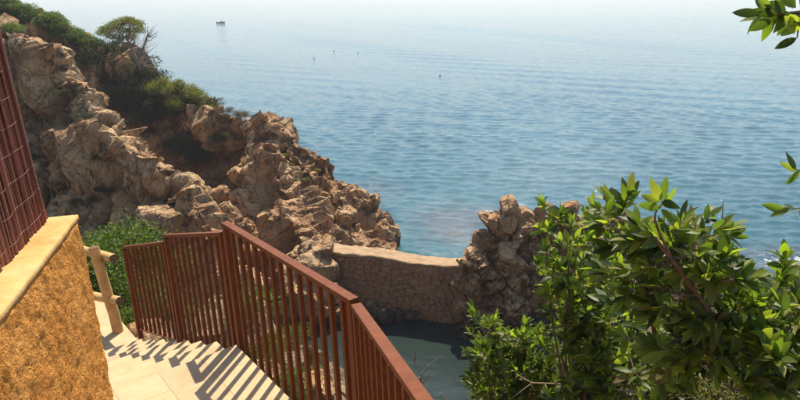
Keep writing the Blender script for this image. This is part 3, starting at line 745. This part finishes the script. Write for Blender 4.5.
# wind-bent pine on the ridge
pb = at_d(141, 70, 47.5); pine = thing('pine_tree', 'wind bent pine with bare grey twigs on one side atop the cliff', 'tree', tuple(pb))
def rel(px, py, d=47.5): return at_d(px, py, d) - pb
mb = MB(); mb.tube([rel(142, 74), rel(137, 60), rel(131, 48), rel(126, 36)], [.13, .11, .085, .04], 7); mb.tube([rel(137, 60), rel(143, 48), rel(147, 36)], [.08, .06, .02], 6)
for (x0, y0, x1, y1) in ((131, 48, 118, 36), (131, 48, 108, 32), (128, 40, 130, 24), (126, 38, 114, 26), (137, 60, 122, 48), (129, 44, 139, 26)):
    mb.tube([rel(x0, y0), rel((x0 + x1) / 2, (y0 + y1) / 2 + 1, 47.3), rel(x1, y1, 47.5 + random.uniform(-.6, .6))], [.06, .04, .015], 5)
obj('trunk', mb.mesh('trunk', M_grey_bark), pine)
mb = MB()
for k in range(120):
    x0, y0 = random.choice(((143, 48), (145, 42), (147, 36), (140, 54), (138, 58), (142, 64), (131, 48))); x1 = x0 + random.gauss(6, 6); y1 = y0 + random.gauss(-7, 8)
    if x1 > 158: x1 = 158
    d_ = 47.5 + random.uniform(-.8, .8); mb.tube([rel(x0, y0), rel((x0 + x1) / 2, (y0 + y1) / 2 + 2, (47.5 + d_) / 2), rel(x1, max(y1, 24), d_)], [.02, .013, .006], 4)
obj('bare_twigs', mb.mesh('bare_twigs', M_grey_bark), pine, kind='stuff')
bl = []
for (x, y, rx, ry) in ((108, 30, 7, 3.2), (118, 24, 8, 4), (130, 22, 9, 4), (138, 24, 6, 3.2), (122, 31, 8, 3), (112, 26, 6, 3), (132, 30, 6, 2.5), (104, 29, 4, 2), (126, 20, 7, 2.5), (110, 36, 6, 2.5), (120, 38, 7, 3), (130, 37, 6, 3), (140, 30, 5, 3), (116, 44, 6, 3), (101, 33, 4, 2)):
    q_ = rel(x, y, 47.5 + random.uniform(-.5, .5)); bl.append((*q_, rx * .073, .55, ry * .073))
obj('crown', plant_mesh(bl, 7500, .17, 5, M_pine, aspect=5, shell=.3), pine)

G1 = 'dark scrub filling the gully'
def many(kind, name, label, cat, spots, smin, smax, group, sz=1.0, far=True):
    for (px, py) in spots:
        q_ = hit(px, py, far)
        if q_ is None or (group == G1 and q_[1] < 36.5): continue
        plant(kind, name, label, cat, q_ + np.array([0, 0, .28 if name in ('ledge_bush', 'rock_plant', 'dry_bush') else -.08]), random.uniform(smin, smax), group, sz)
for (px, py, d, s) in ((164, 84, 46.6, 1.35), (178, 88, 46, 1.5), (192, 92, 45.6, 1.45), (152, 84, 46.8, 1.1), (203, 108, 44.8, 1.1), (210, 110, 44.6, .9), (176, 100, 45.2, 1.1)):
    p_ = at_d(px, py, d); p_[2] = max(ground_at(p_[0], p_[1]) - .1, p_[2] - .5) if ground_at(p_[0], p_[1]) < p_[2] + 1 else p_[2]
    plant('pine', 'pine_bush', 'low yellow green pine bush on the cliff ridge below the wind bent pine', 'bush', p_, s, 'low pine bushes on the ridge')
r2 = random.Random(11)
many('dark', 'scrub_bush', 'dark olive scrub bush in the shaded gully between the cliffs', 'bush',
     [(r2.uniform(88, 160), r2.uniform(48, 120)) for k in range(46)] + [(r2.uniform(100, 140), r2.uniform(55, 100)) for k in range(14)] + [(r2.uniform(130, 220), r2.uniform(95, 165)) for k in range(24)], .8, 1.6, G1)
many('green', 'green_bush', 'bright green low bush on the headland top', 'bush', [(r2.uniform(0, 96), 0) for k in range(0)] +
     [(x, y) for x, y in ((4, 12), (14, 16), (24, 18), (34, 18), (44, 22), (54, 26), (64, 30), (72, 34), (82, 40), (90, 46), (10, 22), (22, 26), (36, 28), (48, 32), (60, 36), (76, 42), (8, 30), (28, 10), (40, 14), (52, 20), (2, 4), (8, 6), (16, 8), (2, 18), (18, 20), (30, 24), (46, 27), (58, 31), (68, 38), (84, 46), (96, 50), (100, 58))], .8, 1.5, 'green bushes on the headland top', .7)
many('dry', 'dry_bush', 'brown dry scrub bush on the headland crest beside the sea', 'bush', [(222, 118), (230, 118), (238, 121), (246, 122), (255, 124), (262, 128), (226, 126), (240, 128)], .55, .9, 'dry scrub on the crest', .8)
many('green', 'ledge_bush', 'small green bush on a ledge of the headland', 'bush', [(228, 144), (236, 146), (245, 145), (252, 148), (222, 148)], .35, .55, 'green bushes on the headland ledge', .7)
many('pine', 'rock_plant', 'yellowish tuft growing between the headland rocks', 'plant', [(286, 160), (292, 172), (300, 178), (308, 186), (296, 186), (318, 176), (330, 196), (304, 160)], .18, .38, 'tufts on the headland rocks', .8)
many('dark', 'spur_scrub', 'dark scrub patch clinging to the brown rock spur', 'bush', [(r2.uniform(24, 110), r2.uniform(60, 215)) for k in range(22)], .3, .65, 'scrub on the rock spur', .8)

# near slope under the railing
def near_many(kind, name, label, cat, n, xr, yr, smin, smax, group, sz=1.0):
    for k in range(n):
        x, y = r2.uniform(*xr), r2.uniform(*yr); plant(kind, name, label, cat, (x, y, ground_at(x, y) - .05), r2.uniform(smin, smax), group, sz)
near_many('green', 'slope_bush', 'leafy green bush on the slope behind the railing bars', 'bush', 22, (-8.5, -2.6), (7.2, 11.5), .4, .75, 'bushes on the slope behind the railing')
for k in range(26):
    q_ = hit(r2.uniform(238, 312), r2.uniform(300, 420), False)
    if q_ is not None and q_[1] < 14: plant(r2.choice(['pine', 'dry', 'green']), 'weed', 'tall weed clump on the bank just outside the railing', 'plant', q_ - np.array([0, 0, .04]), r2.uniform(.2, .42), 'weeds outside the railing', 1.3)
near_many('dry', 'dry_slope_bush', 'straw coloured dry bush on the slope behind the railing bars', 'bush', 16, (-5.5, -1.4), (5.6, 9.5), .25, .45, 'dry bushes behind the railing')
for (px, py, d, s) in ((128, 262, 9.6, .95), (150, 262, 10.0, .8), (108, 262, 9.2, .7), (92, 275, 8.6, .8), (104, 300, 8.4, .7), (128, 300, 8.8, .7)):
    p_ = at_d(px, py, d); p_[2] -= .1
    plant('fence', 'leafy_bush', 'bright green leafy bush behind the log fence', 'bush', p_, s, 'leafy bushes behind the log fence')
for k in range(8):
    x, y = r2.uniform(-4.6, -1.6), r2.uniform(5.4, 8.0); s_ = r2.uniform(.15, .32)
    o = rock(hill, (x, y, ground_at(x, y) + .02), (s_ * 1.2, s_, s_ * .8), (r2.random(), r2.random(), r2.random() * 6))

# ------------------------------------------------------------------ broad-leaved shrubs close by
def leaf_mesh(i, mat, wratio=.36):
    r = random.Random(300 + i); n = 6; V = []; Fc = []; bend = r.uniform(-.38, .22); fold = r.uniform(.05, .5); tw_ = r.uniform(-.6, .6); sk = r.uniform(-.12, .12)
    for k in range(n + 1):
        t = k / n; wv = wratio / 2 * (math.sin(PI * t ** .85) ** .8) if 0 < k < n else 0.004
        z = bend * t * t; xs = sk * t * t; ca, sa = math.cos(tw_ * t), math.sin(tw_ * t)
        V += [(xs - wv * ca, t, z + fold * wv - wv * sa), (xs, t, z), (xs + wv * ca, t, z + fold * wv + wv * sa)]
    for k in range(n):
        b = 3 * k; Fc += [(b, b + 1, b + 4, b + 3), (b + 1, b + 2, b + 5, b + 4)]
    m = mesh('leaf', V, Fc, mat, True); return m
a = NT('broad_leaf')
r_ = a.n('ShaderNodeObjectInfo').outputs['Random']
def broad(name, src):
    a = NT(name)
    rr_ = a.n('ShaderNodeObjectInfo').outputs['Random'] if src == 'obj' else a.n('ShaderNodeNewGeometry').outputs['Random Per Island']
    c = a.ramp(rr_, [(0, (.036, .054, .016)), (.25, (.066, .096, .022)), (.5, (.125, .165, .028)), (.72, (.18, .215, .038)), (.92, (.22, .235, .055)), (.985, (.17, .14, .05)), (1, (.16, .085, .04))])
    c = a.mix(.6, c, a.ramp(a.noise(25, 4, .6, a.pos()), [(.3, (.7, .7, .7)), (.7, (1, 1, 1))]), 'MULTIPLY')
    a.col(c); a.set(Roughness=.45); a.b.inputs['Specular IOR Level'].default_value = .3
    tr = a.n('ShaderNodeBsdfTranslucent'); a.l(a.mix(1.0, c, (2.1, 2.4, .6), 'MULTIPLY'), tr.inputs[0])
    ms = a.n('ShaderNodeMixShader'); ms.inputs[0].default_value = .5
    a.l(a.b.outputs[0], ms.inputs[1]); a.l(tr.outputs[0], ms.inputs[2]); a.l(ms.outputs[0], a.out.inputs[0]); return a.m
M_bo, M_bi = broad('broad_leaf_single', 'obj'), broad('broad_leaf_mass', 'isl')
LEAVES = [leaf_mesh(i, M_bo, random.uniform(.32, .44)) for i in range(14)]
LV = [(np.array([v.co[:] for v in m.vertices]), [tuple(p.vertices) for p in m.polygons]) for m in LEAVES]

class Shrub:
    def __init__(s, name, label, cat, base, group=None):
        s.t = thing(name, label, cat, tuple(base), group); s.base = Vector(base); s.leaves = []; s.mb = MB()
    def branch(s, pts, r0_, r1_):
        pts = [Vector(p) for p in pts]; n = len(pts)
        # smooth with Catmull-Rom
        out = []
        for i in range(n - 1):
            p0, p1, p2, p3 = pts[max(i - 1, 0)], pts[i], pts[i + 1], pts[min(i + 2, n - 1)]
            for k in range(4):
                t = k / 4; out.append(.5 * ((2 * p1) + (p2 - p0) * t + (2 * p0 - 5 * p1 + 4 * p2 - p3) * t * t + (3 * p1 - p0 - 3 * p2 + p3) * t ** 3))
        out.append(pts[-1]); m = len(out)
        s.mb.tube([q - s.base for q in out], [r0_ + (r1_ - r0_) * i / (m - 1) for i in range(m)], 6); return out
    def leaf(s, p, d, L, up=(0, -.35, 1)):
        d = Vector(d).normalized(); up_ = (Vector(up) + Vector((random.gauss(0, .5), random.gauss(0, .5), random.gauss(0, .3)))).normalized()
        x = d.cross(up_)
        if x.length < 1e-3: x = Vector((1, 0, 0))
        x.normalize(); z = x.cross(d); Mx = Matrix((x, d, z)).transposed().to_4x4()
        s.leaves.append((Mx, Vector(p), L))
    def whorl(s, p, d, n, L, spread=.9, back=.06):
        """leaves crowding the end of a twig"""
        p, d = Vector(p), Vector(d).normalized(); x = d.orthogonal().normalized(); y = d.cross(x); a0 = random.uniform(0, 6.28)
        for k in range(n):
            a_ = a0 + k * 2.4; t = k / max(1, n - 1); sp = spread * (1.15 - .8 * t) * random.uniform(.8, 1.2)
            dd = d * math.cos(sp) + (x * math.cos(a_) + y * math.sin(a_)) * math.sin(sp)
            s.leaf(p - d * back * (1 - t), dd, L * random.uniform(.68, 1.2) * (1 - .2 * t))
    def finish(s, maxobj=290):
        obj('stem', s.mb.mesh('stem', M_bark, True), s.t)
        order = sorted(range(len(s.leaves)), key=lambda i: (s.leaves[i][1] - Vector((0, 0, H))).length)
        V, Fc, nv = [], [], 0
        for rank, i in enumerate(order):
            Mx, p, L = s.leaves[i]
            if rank < maxobj:
                o = obj('leaf', random.choice(LEAVES), s.t); Mt = Mx.copy(); Mt.translation = p - s.base; o.matrix_local = Mt @ Matrix.Scale(L, 4)
            else:
                vv, ff = random.choice(LV); m3 = np.array(Mx.to_3x3()) * L
                V.append(vv @ m3.T + np.array(p - s.base)); Fc += [tuple(nv + j for j in f) for f in ff]; nv += len(vv)
        if V: obj('foliage', mesh('foliage', np.vstack(V), Fc, M_bi, True), s.t, kind='stuff')

def grow(S, start, tip, r0_, L, ntw=6, nl=9, side_len=.25):
    """a bough from start to tip with leafy side twigs"""
    start, tip = Vector(start), Vector(tip); mid = start.lerp(tip, .5) + Vector((random.gauss(0, .06), random.gauss(0, .06), random.gauss(0, .05)))
    pts = S.branch([start, mid, tip], r0_, r0_ * .4); d = (pts[-1] - pts[-3]).normalized(); S.whorl(pts[-1], d, nl, L)
    for k in range(ntw):
        b = pts[random.randrange(2, len(pts) - 1)]; dd = (d * .6 + Vector((random.gauss(0, .8), random.gauss(0, .8), random.uniform(-.1, .9)))).normalized()
        e = b + dd * side_len * random.uniform(.5, 1.2); S.branch([b, b.lerp(e, .5) + Vector((0, 0, .01)), e], r0_ * .4, r0_ * .2); S.whorl(e, dd, nl, L)
        if random.random() < .5: S.whorl(b.lerp(e, .6), dd, 4, L)
random.seed(21)
# main near shrub
S = Shrub('broadleaf_shrub', 'large leafy shrub with brown branches and long leaves overhanging the slope', 'shrub', at_d(790, 420, 2.7) - np.array([0, 0, .85]))
b0 = S.base
main = S.branch([b0, at_d(770, 388, 2.65), at_d(735, 355, 2.6), at_d(705, 305, 2.55), at_d(680, 270, 2.5), at_d(650, 232, 2.45)], .022, .007)
S.branch([main[-4], at_d(655, 220, 2.42), at_d(662, 204, 2.4)], .006, .003)
for (x, y, L) in ((668, 176, .1), (683, 182, .1), (652, 186, .1), (678, 204, .08), (648, 206, .09), (668, 216, .08), (640, 196, .08)):   # the topmost leaves
    p_ = Vector(at_d(661, 203 + random.uniform(-3, 6), 2.4)); e = Vector(at_d(x, y, 2.4 + random.uniform(-.08, .05))); S.leaf(p_, e - p_, L, (-.2, -1, .35))
S.whorl(main[-1], main[-1] - main[-4], 9, .09)
S.branch([b0 + Vector((-.3, .2, .1)), at_d(662, 400, 2.9), at_d(656, 345, 2.85), at_d(648, 300, 2.8), at_d(632, 262, 2.75)], .018, .006)
tips = [(615, 215, 2.9), (600, 228, 3.0), (632, 232, 2.8), (610, 250, 3.0), (640, 250, 2.8), (662, 245, 2.6), (690, 240, 2.6), (702, 232, 2.7), (715, 252, 2.6), (735, 262, 2.7), (752, 280, 2.7),
        (770, 294, 2.6), (790, 306, 2.6), (798, 292, 2.8), (782, 284, 2.9), (800, 325, 2.5), (800, 360, 2.4), (785, 395, 2.4), (765, 400, 2.5), (700, 268, 2.5), (728, 284, 2.4), (752, 300, 2.5), (780, 318, 2.5), (690, 295, 2.6), (668, 285, 2.7), (640, 285, 2.8), (620, 290, 2.9), (605, 300, 3.1),
        (650, 315, 2.7), (680, 325, 2.6), (712, 330, 2.5), (742, 335, 2.5), (775, 348, 2.4), (620, 335, 2.9), (648, 350, 2.8), (690, 360, 2.6), (720, 372, 2.5), (755, 380, 2.4), (790, 380, 2.4), (625, 375, 2.9), (660, 388, 2.7), (610, 270, 3.1), (795, 340, 2.5)]
allm = main
for (x, y, d) in tips:
    e = at_d(x, y, d); near_b = min(allm, key=lambda q_: (q_ - Vector(e)).length)
    st = Vector(near_b).lerp(Vector(e), .15); grow(S, st, e, .006, random.uniform(.08, .112), 4, 9, .15)
S.finish(295)

S = Shrub('bright_shrub', 'sunlit yellow green shrub in front of the rock outcrop', 'shrub', at_d(600, 380, 4.4) - np.array([0, 0, .8]))
for (x, y, d) in [(548, 226, 4.4), (560, 214, 4.5), (572, 222, 4.4), (585, 212, 4.6), (598, 218, 4.5), (545, 244, 4.3), (560, 240, 4.2), (578, 244, 4.2), (595, 240, 4.3), (555, 262, 4.2), (575, 264, 4.2), (598, 262, 4.2),
                  (568, 285, 4.2), (590, 286, 4.1), (612, 230, 4.5), (580, 306, 4.2), (600, 312, 4.1), (606, 282, 4.3), (620, 262, 4.4), (592, 332, 4.2), (615, 340, 4.2), (630, 300, 4.3), (640, 330, 4.2), (575, 335, 4.3), (600, 360, 4.2)] + [(random.uniform(560, 640), random.uniform(300, 395), random.uniform(4.0, 4.8)) for k in range(26)]:
    e = Vector(at_d(x, y, d)); st = S.base.lerp(e, .55) + Vector((random.gauss(0, .1), random.gauss(0, .1), -.12)); S.branch([S.base, S.base.lerp(st, .5) + Vector((0, .05, 0)), st], .016, .009)
    grow(S, st, e, .008, random.uniform(.08, .11), 5, 9, .22)
S.finish(295)

S = Shrub('cove_shrub', 'leafy green shrub hanging over the cove water with a bare pale branch', 'shrub', at_d(560, 430, 5.0) - np.array([0, 0, .5]))
for (x, y, d) in [(472, 312, 5.2), (486, 322, 5.1), (478, 340, 5.1), (498, 330, 5.0), (505, 346, 4.9), (490, 356, 5.0), (515, 352, 4.9), (480, 372, 5.1), (500, 374, 5.0), (520, 376, 4.8), (540, 356, 4.8), (535, 384, 4.7), (512, 392, 4.8),
                  (550, 374, 4.7), (560, 392, 4.6), (575, 374, 4.6), (585, 392, 4.5), (496, 390, 5.0), (520, 335, 5.0), (565, 350, 4.8), (470, 330, 5.2), (600, 385, 4.4), (475, 388, 5.2), (525, 362, 4.9)] + [(random.uniform(462, 600), random.uniform(318, 400), random.uniform(4.7, 5.5)) for k in range(40)]:
    if y < 322 and x > 500 or x < 470 and y > 350: continue
    e = Vector(at_d(x, y, d)); st = S.base.lerp(e, .55) + Vector((random.gauss(0, .1), random.gauss(0, .1), -.1)); S.branch([S.base, S.base.lerp(st, .5), st], .014, .008)
    grow(S, st, e, .007, random.uniform(.075, .10), 5, 9, .2)
mb = MB()
mb.tube([at_d(x, y, d) - np.array(S.base) for x, y, d in ((516, 374, 4.3), (532, 383, 4.25), (560, 384, 4.2), (600, 388, 4.1), (660, 394, 4.0))], [.003, .005, .006, .007, .008], 7)
for pts in (((532, 383, 4.25), (520, 392, 4.2), (512, 398, 4.2)), ((545, 384, 4.2), (552, 398, 4.1)), ((580, 386, 4.15), (566, 374, 4.1), (548, 368, 4.1))): mb.tube([at_d(*q_) - np.array(S.base) for q_ in pts], [.003, .0025, .0015][:len(pts)], 6)
ob_ = obj('bare_branch', mb.mesh('bare_branch', M_pale, True), S.t); ob_['label'] = 'bare pale dead branch'
S.finish(295)

# undergrowth below the shrubs
for k in range(95):
    px, py = random.uniform(490, 830), random.uniform(300, 440)
    if py < 470 - .3 * (px - 400) * 1.3: continue
    q_ = hit(px, py, False)
    if q_ is None or q_[1] > 9: continue
    plant('under', 'undergrowth_bush', 'low tangled bush in the undergrowth below the leafy shrubs', 'bush', q_ - np.array([0, 0, .06]), random.uniform(.35, .7), 'undergrowth below the leafy shrubs')
# overhanging twigs of a tree standing beside the viewer
S = Shrub('overhanging_tree', 'young tree whose dark leafy twigs hang in above the open sea', 'tree', (1.95, 2.25, ground_at(1.95, 2.25) - .1))
trk = S.branch([S.base, S.base + Vector((.05, .03, 1.3)), S.base + Vector((-.04, .0, 2.6)), S.base + Vector((-.1, -.02, 3.9)), S.base + Vector((-.05, .1, 4.9))], .05, .014)
def fork(z): return min(trk, key=lambda q_: abs(q_.z - z))
B1_, B2_ = Vector(at_d(850, -10, 2.0)), Vector(at_d(850, 190, 2.2))
S.branch([fork(B1_.z - .35), fork(B1_.z - .35).lerp(B1_, .5) + Vector((0, 0, .05)), B1_], .014, .008); S.branch([fork(B2_.z - .3), fork(B2_.z - .3).lerp(B2_, .5) + Vector((0, 0, .04)), B2_], .011, .005)
for k in range(16):
    z_ = random.uniform(16.4, 18.3); st = fork(z_); a_ = random.uniform(-1.1, 1.6); l_ = random.uniform(.35, .6); grow(S, st, st + Vector((math.cos(a_) * l_, math.sin(a_) * l_, random.uniform(.05, .35))), .009, .085, 4, 8, .16)
tw = S.branch([B1_, at_d(825, 5, 2.0), at_d(800, 12, 2.0), at_d(775, 14, 2.0), at_d(757, 14, 2.0)], .008, .003)
S.branch([at_d(812, 10, 2.0), at_d(800, 25, 2.0), at_d(797, 38, 2.0)], .004, .002)
for (x0, y0, x1, y1, L) in ((760, 14, 733, 11, .085), (762, 16, 741, 20, .075), (764, 15, 745, 31, .07), (770, 14, 755, -4, .09), (772, 16, 766, 33, .075), (778, 14, 756, 12, .09), (780, 12, 776, -6, .09), (784, 14, 780, 34, .085), (790, 13, 770, 22, .08), (792, 12, 792, -8, .09), (795, 14, 782, 30, .08),
                           (798, 22, 812, 30, .08), (797, 38, 781, 47, .065), (800, 28, 782, 32, .06), (790, 14, 800, 30, .08), (800, 40, 806, 54, .07), (770, 12, 760, 2, .08), (786, 10, 768, 4, .085), (788, 14, 772, 14, .085), (796, 8, 784, -2, .085), (802, 14, 790, 22, .085), (778, 16, 770, 28, .08), (800, 6, 808, -6, .085), (784, 16, 792, 26, .08), (774, 14, 762, 24, .08)):
    p_ = Vector(at_d(x0, y0, 2.0 + random.uniform(-.05, .05))); e = Vector(at_d(x1, y1, 2.0 + random.uniform(-.06, .06))); S.leaf(p_, e - p_, L, (-.2, -1, .35))
S.branch([B2_, at_d(825, 200, 2.2), at_d(800, 208, 2.2), at_d(785, 208, 2.2)], .005, .002); S.branch([at_d(840, 185, 2.2), at_d(815, 172, 2.2), at_d(796, 170, 2.2)], .004, .002)
for (x0, y0, x1, y1, L) in ((784, 209, 755, 206, .08), (790, 208, 768, 216, .075), (794, 208, 782, 203, .06), (800, 208, 802, 222, .08), (806, 206, 790, 216, .07), (796, 170, 783, 150, .075), (798, 171, 779, 163, .07), (800, 171, 790, 180, .07), (806, 171, 798, 150, .07)):
    p_ = Vector(at_d(x0, y0, 2.2)); e = Vector(at_d(x1, y1, 2.2 + random.uniform(-.06, .06))); S.leaf(p_, e - p_, L, (-.2, -1, .35))
S.finish(295)
# dry stalk by the shrub
mb = MB(); mb.tube([at_d(717, 300, 3.0), at_d(719, 250, 3.0), at_d(722, 225, 3.0), at_d(723, 200, 3.0)], [.005, .004, .004, .002], 5)
o = tag(obj('dry_stalk', mb.mesh('dry_stalk', M_grey_bark)), 'thin bare grey stalk rising above the large leafy shrub', 'stalk')
# bare twig in front of the cove water
mb = MB(); tb = Vector(at_d(421, 384, 5.2))
for (pts) in (((428, 430), (422, 395), (421, 376), (414, 362)), ((421, 378), (410, 377)), ((421, 376), (428, 366), (438, 358)), ((414, 362), (416, 350)), ((422, 384), (430, 372)), ((421, 378), (418, 390))):
    mb.tube([at_d(x, y, 5.2) for x, y in pts], [.008 - .005 * i / (len(pts) - 1) for i in range(len(pts))], 5)
tag(obj('bare_twig', mb.mesh('bare_twig', M_grey_bark)), 'bare forked twig sticking up beside the railing above the cove', 'twig')
for (px, py, d, s) in ((430, 408, 5.6, .28), (418, 412, 5.3, .25), (448, 414, 5.6, .25)):
    plant('pine', 'low_plant', 'yellow green low plant below the bare forked twig', 'plant', at_d(px, py, d) - np.array([0, 0, .1]), s, 'low plants below the bare twig')

# ------------------------------------------------------------------ boat and buoys
boat = thing('motor_boat', 'small dark motor boat with white wake far out at sea', 'boat', (bx, by, 0)); boat.scale = (.8, .8, .8)
V = []; Fc = []; sec = [(-2.1, .75, .75), (-1.0, .85, .75), (.4, .8, .85), (1.5, .45, 1.0), (2.2, .03, 1.15)]
for (x, hw, zt) in sec: V += [(x, -hw, zt), (x, -hw * .7, 0), (x, 0, -.25), (x, hw * .7, 0), (x, hw, zt)]
for k in range(4):
    for j in range(4): Fc.append((5 * k + j, 5 * k + 5 + j, 5 * k + 6 + j, 5 * k + 1 + j))
    Fc.append((5 * k, 5 * k + 4, 5 * k + 9, 5 * k + 5))
Fc.append((0, 1, 2, 3, 4))
obj('hull', mesh('hull', V, Fc, M_hull), boat)
mb = MB(); mb.frame_box((-.2, 0, .75), (.7, 0, .75), 1.0, .9); obj('console', mb.mesh('console', M_hull, bevel=.08), boat)
mb = MB(); mb.frame_box((.72, -.5, 1.2), (.45, -.5, 1.7), .04, .04); mb.frame_box((.72, .5, 1.2), (.45, .5, 1.7), .04, .04); mb.frame_box((.45, -.52, 1.7), (.45, .52, 1.7), .04, .04); obj('windscreen_frame', mb.mesh('windscreen_frame', M_whitep), boat)
mb = MB(); mb.frame_box((-2.35, 0, -.1), (-2.35, 0, 1.1), .35, .45); obj('outboard_motor', mb.mesh('outboard_motor', M_hull, bevel=.05), boat)
for (px, py) in ((314, 58.5), (334, 51), (358, 53), (440, 76)):
    p_ = at_z(px, py, 0); t = thing('mooring_buoy', 'small dark mooring buoy floating on the open sea', 'buoy', tuple(p_), 'mooring buoys on the open sea')
    mb = MB(); mb.tube([(0, 0, -.2), (0, 0, 0), (0, 0, .25), (0, 0, .42), (0, 0, .5)], [.2, .32, .32, .2, .05], 12); obj('float', mb.mesh('float', M_buoy, True), t).scale = (.4, .4, .4)
    mb = MB(); mb.tube([(0, 0, .18), (0, 0, .36)], [.02, .02], 6); obj('pick_up_rod', mb.mesh('pick_up_rod', M_buoy), t)

# ------------------------------------------------------------------ air over the sea
R_ = float(rr[-1]) + 30
mb = MB(); mb.prism([(-R_, -60), (R_, -60), (R_, R_), (-R_, R_)], -5.0, 19.5)
a = NT('sea_haze'); a.t.nodes.remove(a.b)
pv = a.n('ShaderNodeVolumePrincipled'); pv.inputs['Color'].default_value = (.93, .965, 1, 1); pv.inputs['Density'].default_value = .00043; pv.inputs['Anisotropy'].default_value = .2
a.l(pv.outputs[0], a.out.inputs['Volume'])
haze = obj('haze', mb.mesh('haze', a.m), kind='stuff')
tag(haze, 'thin bright haze hanging over the open sea', 'haze')
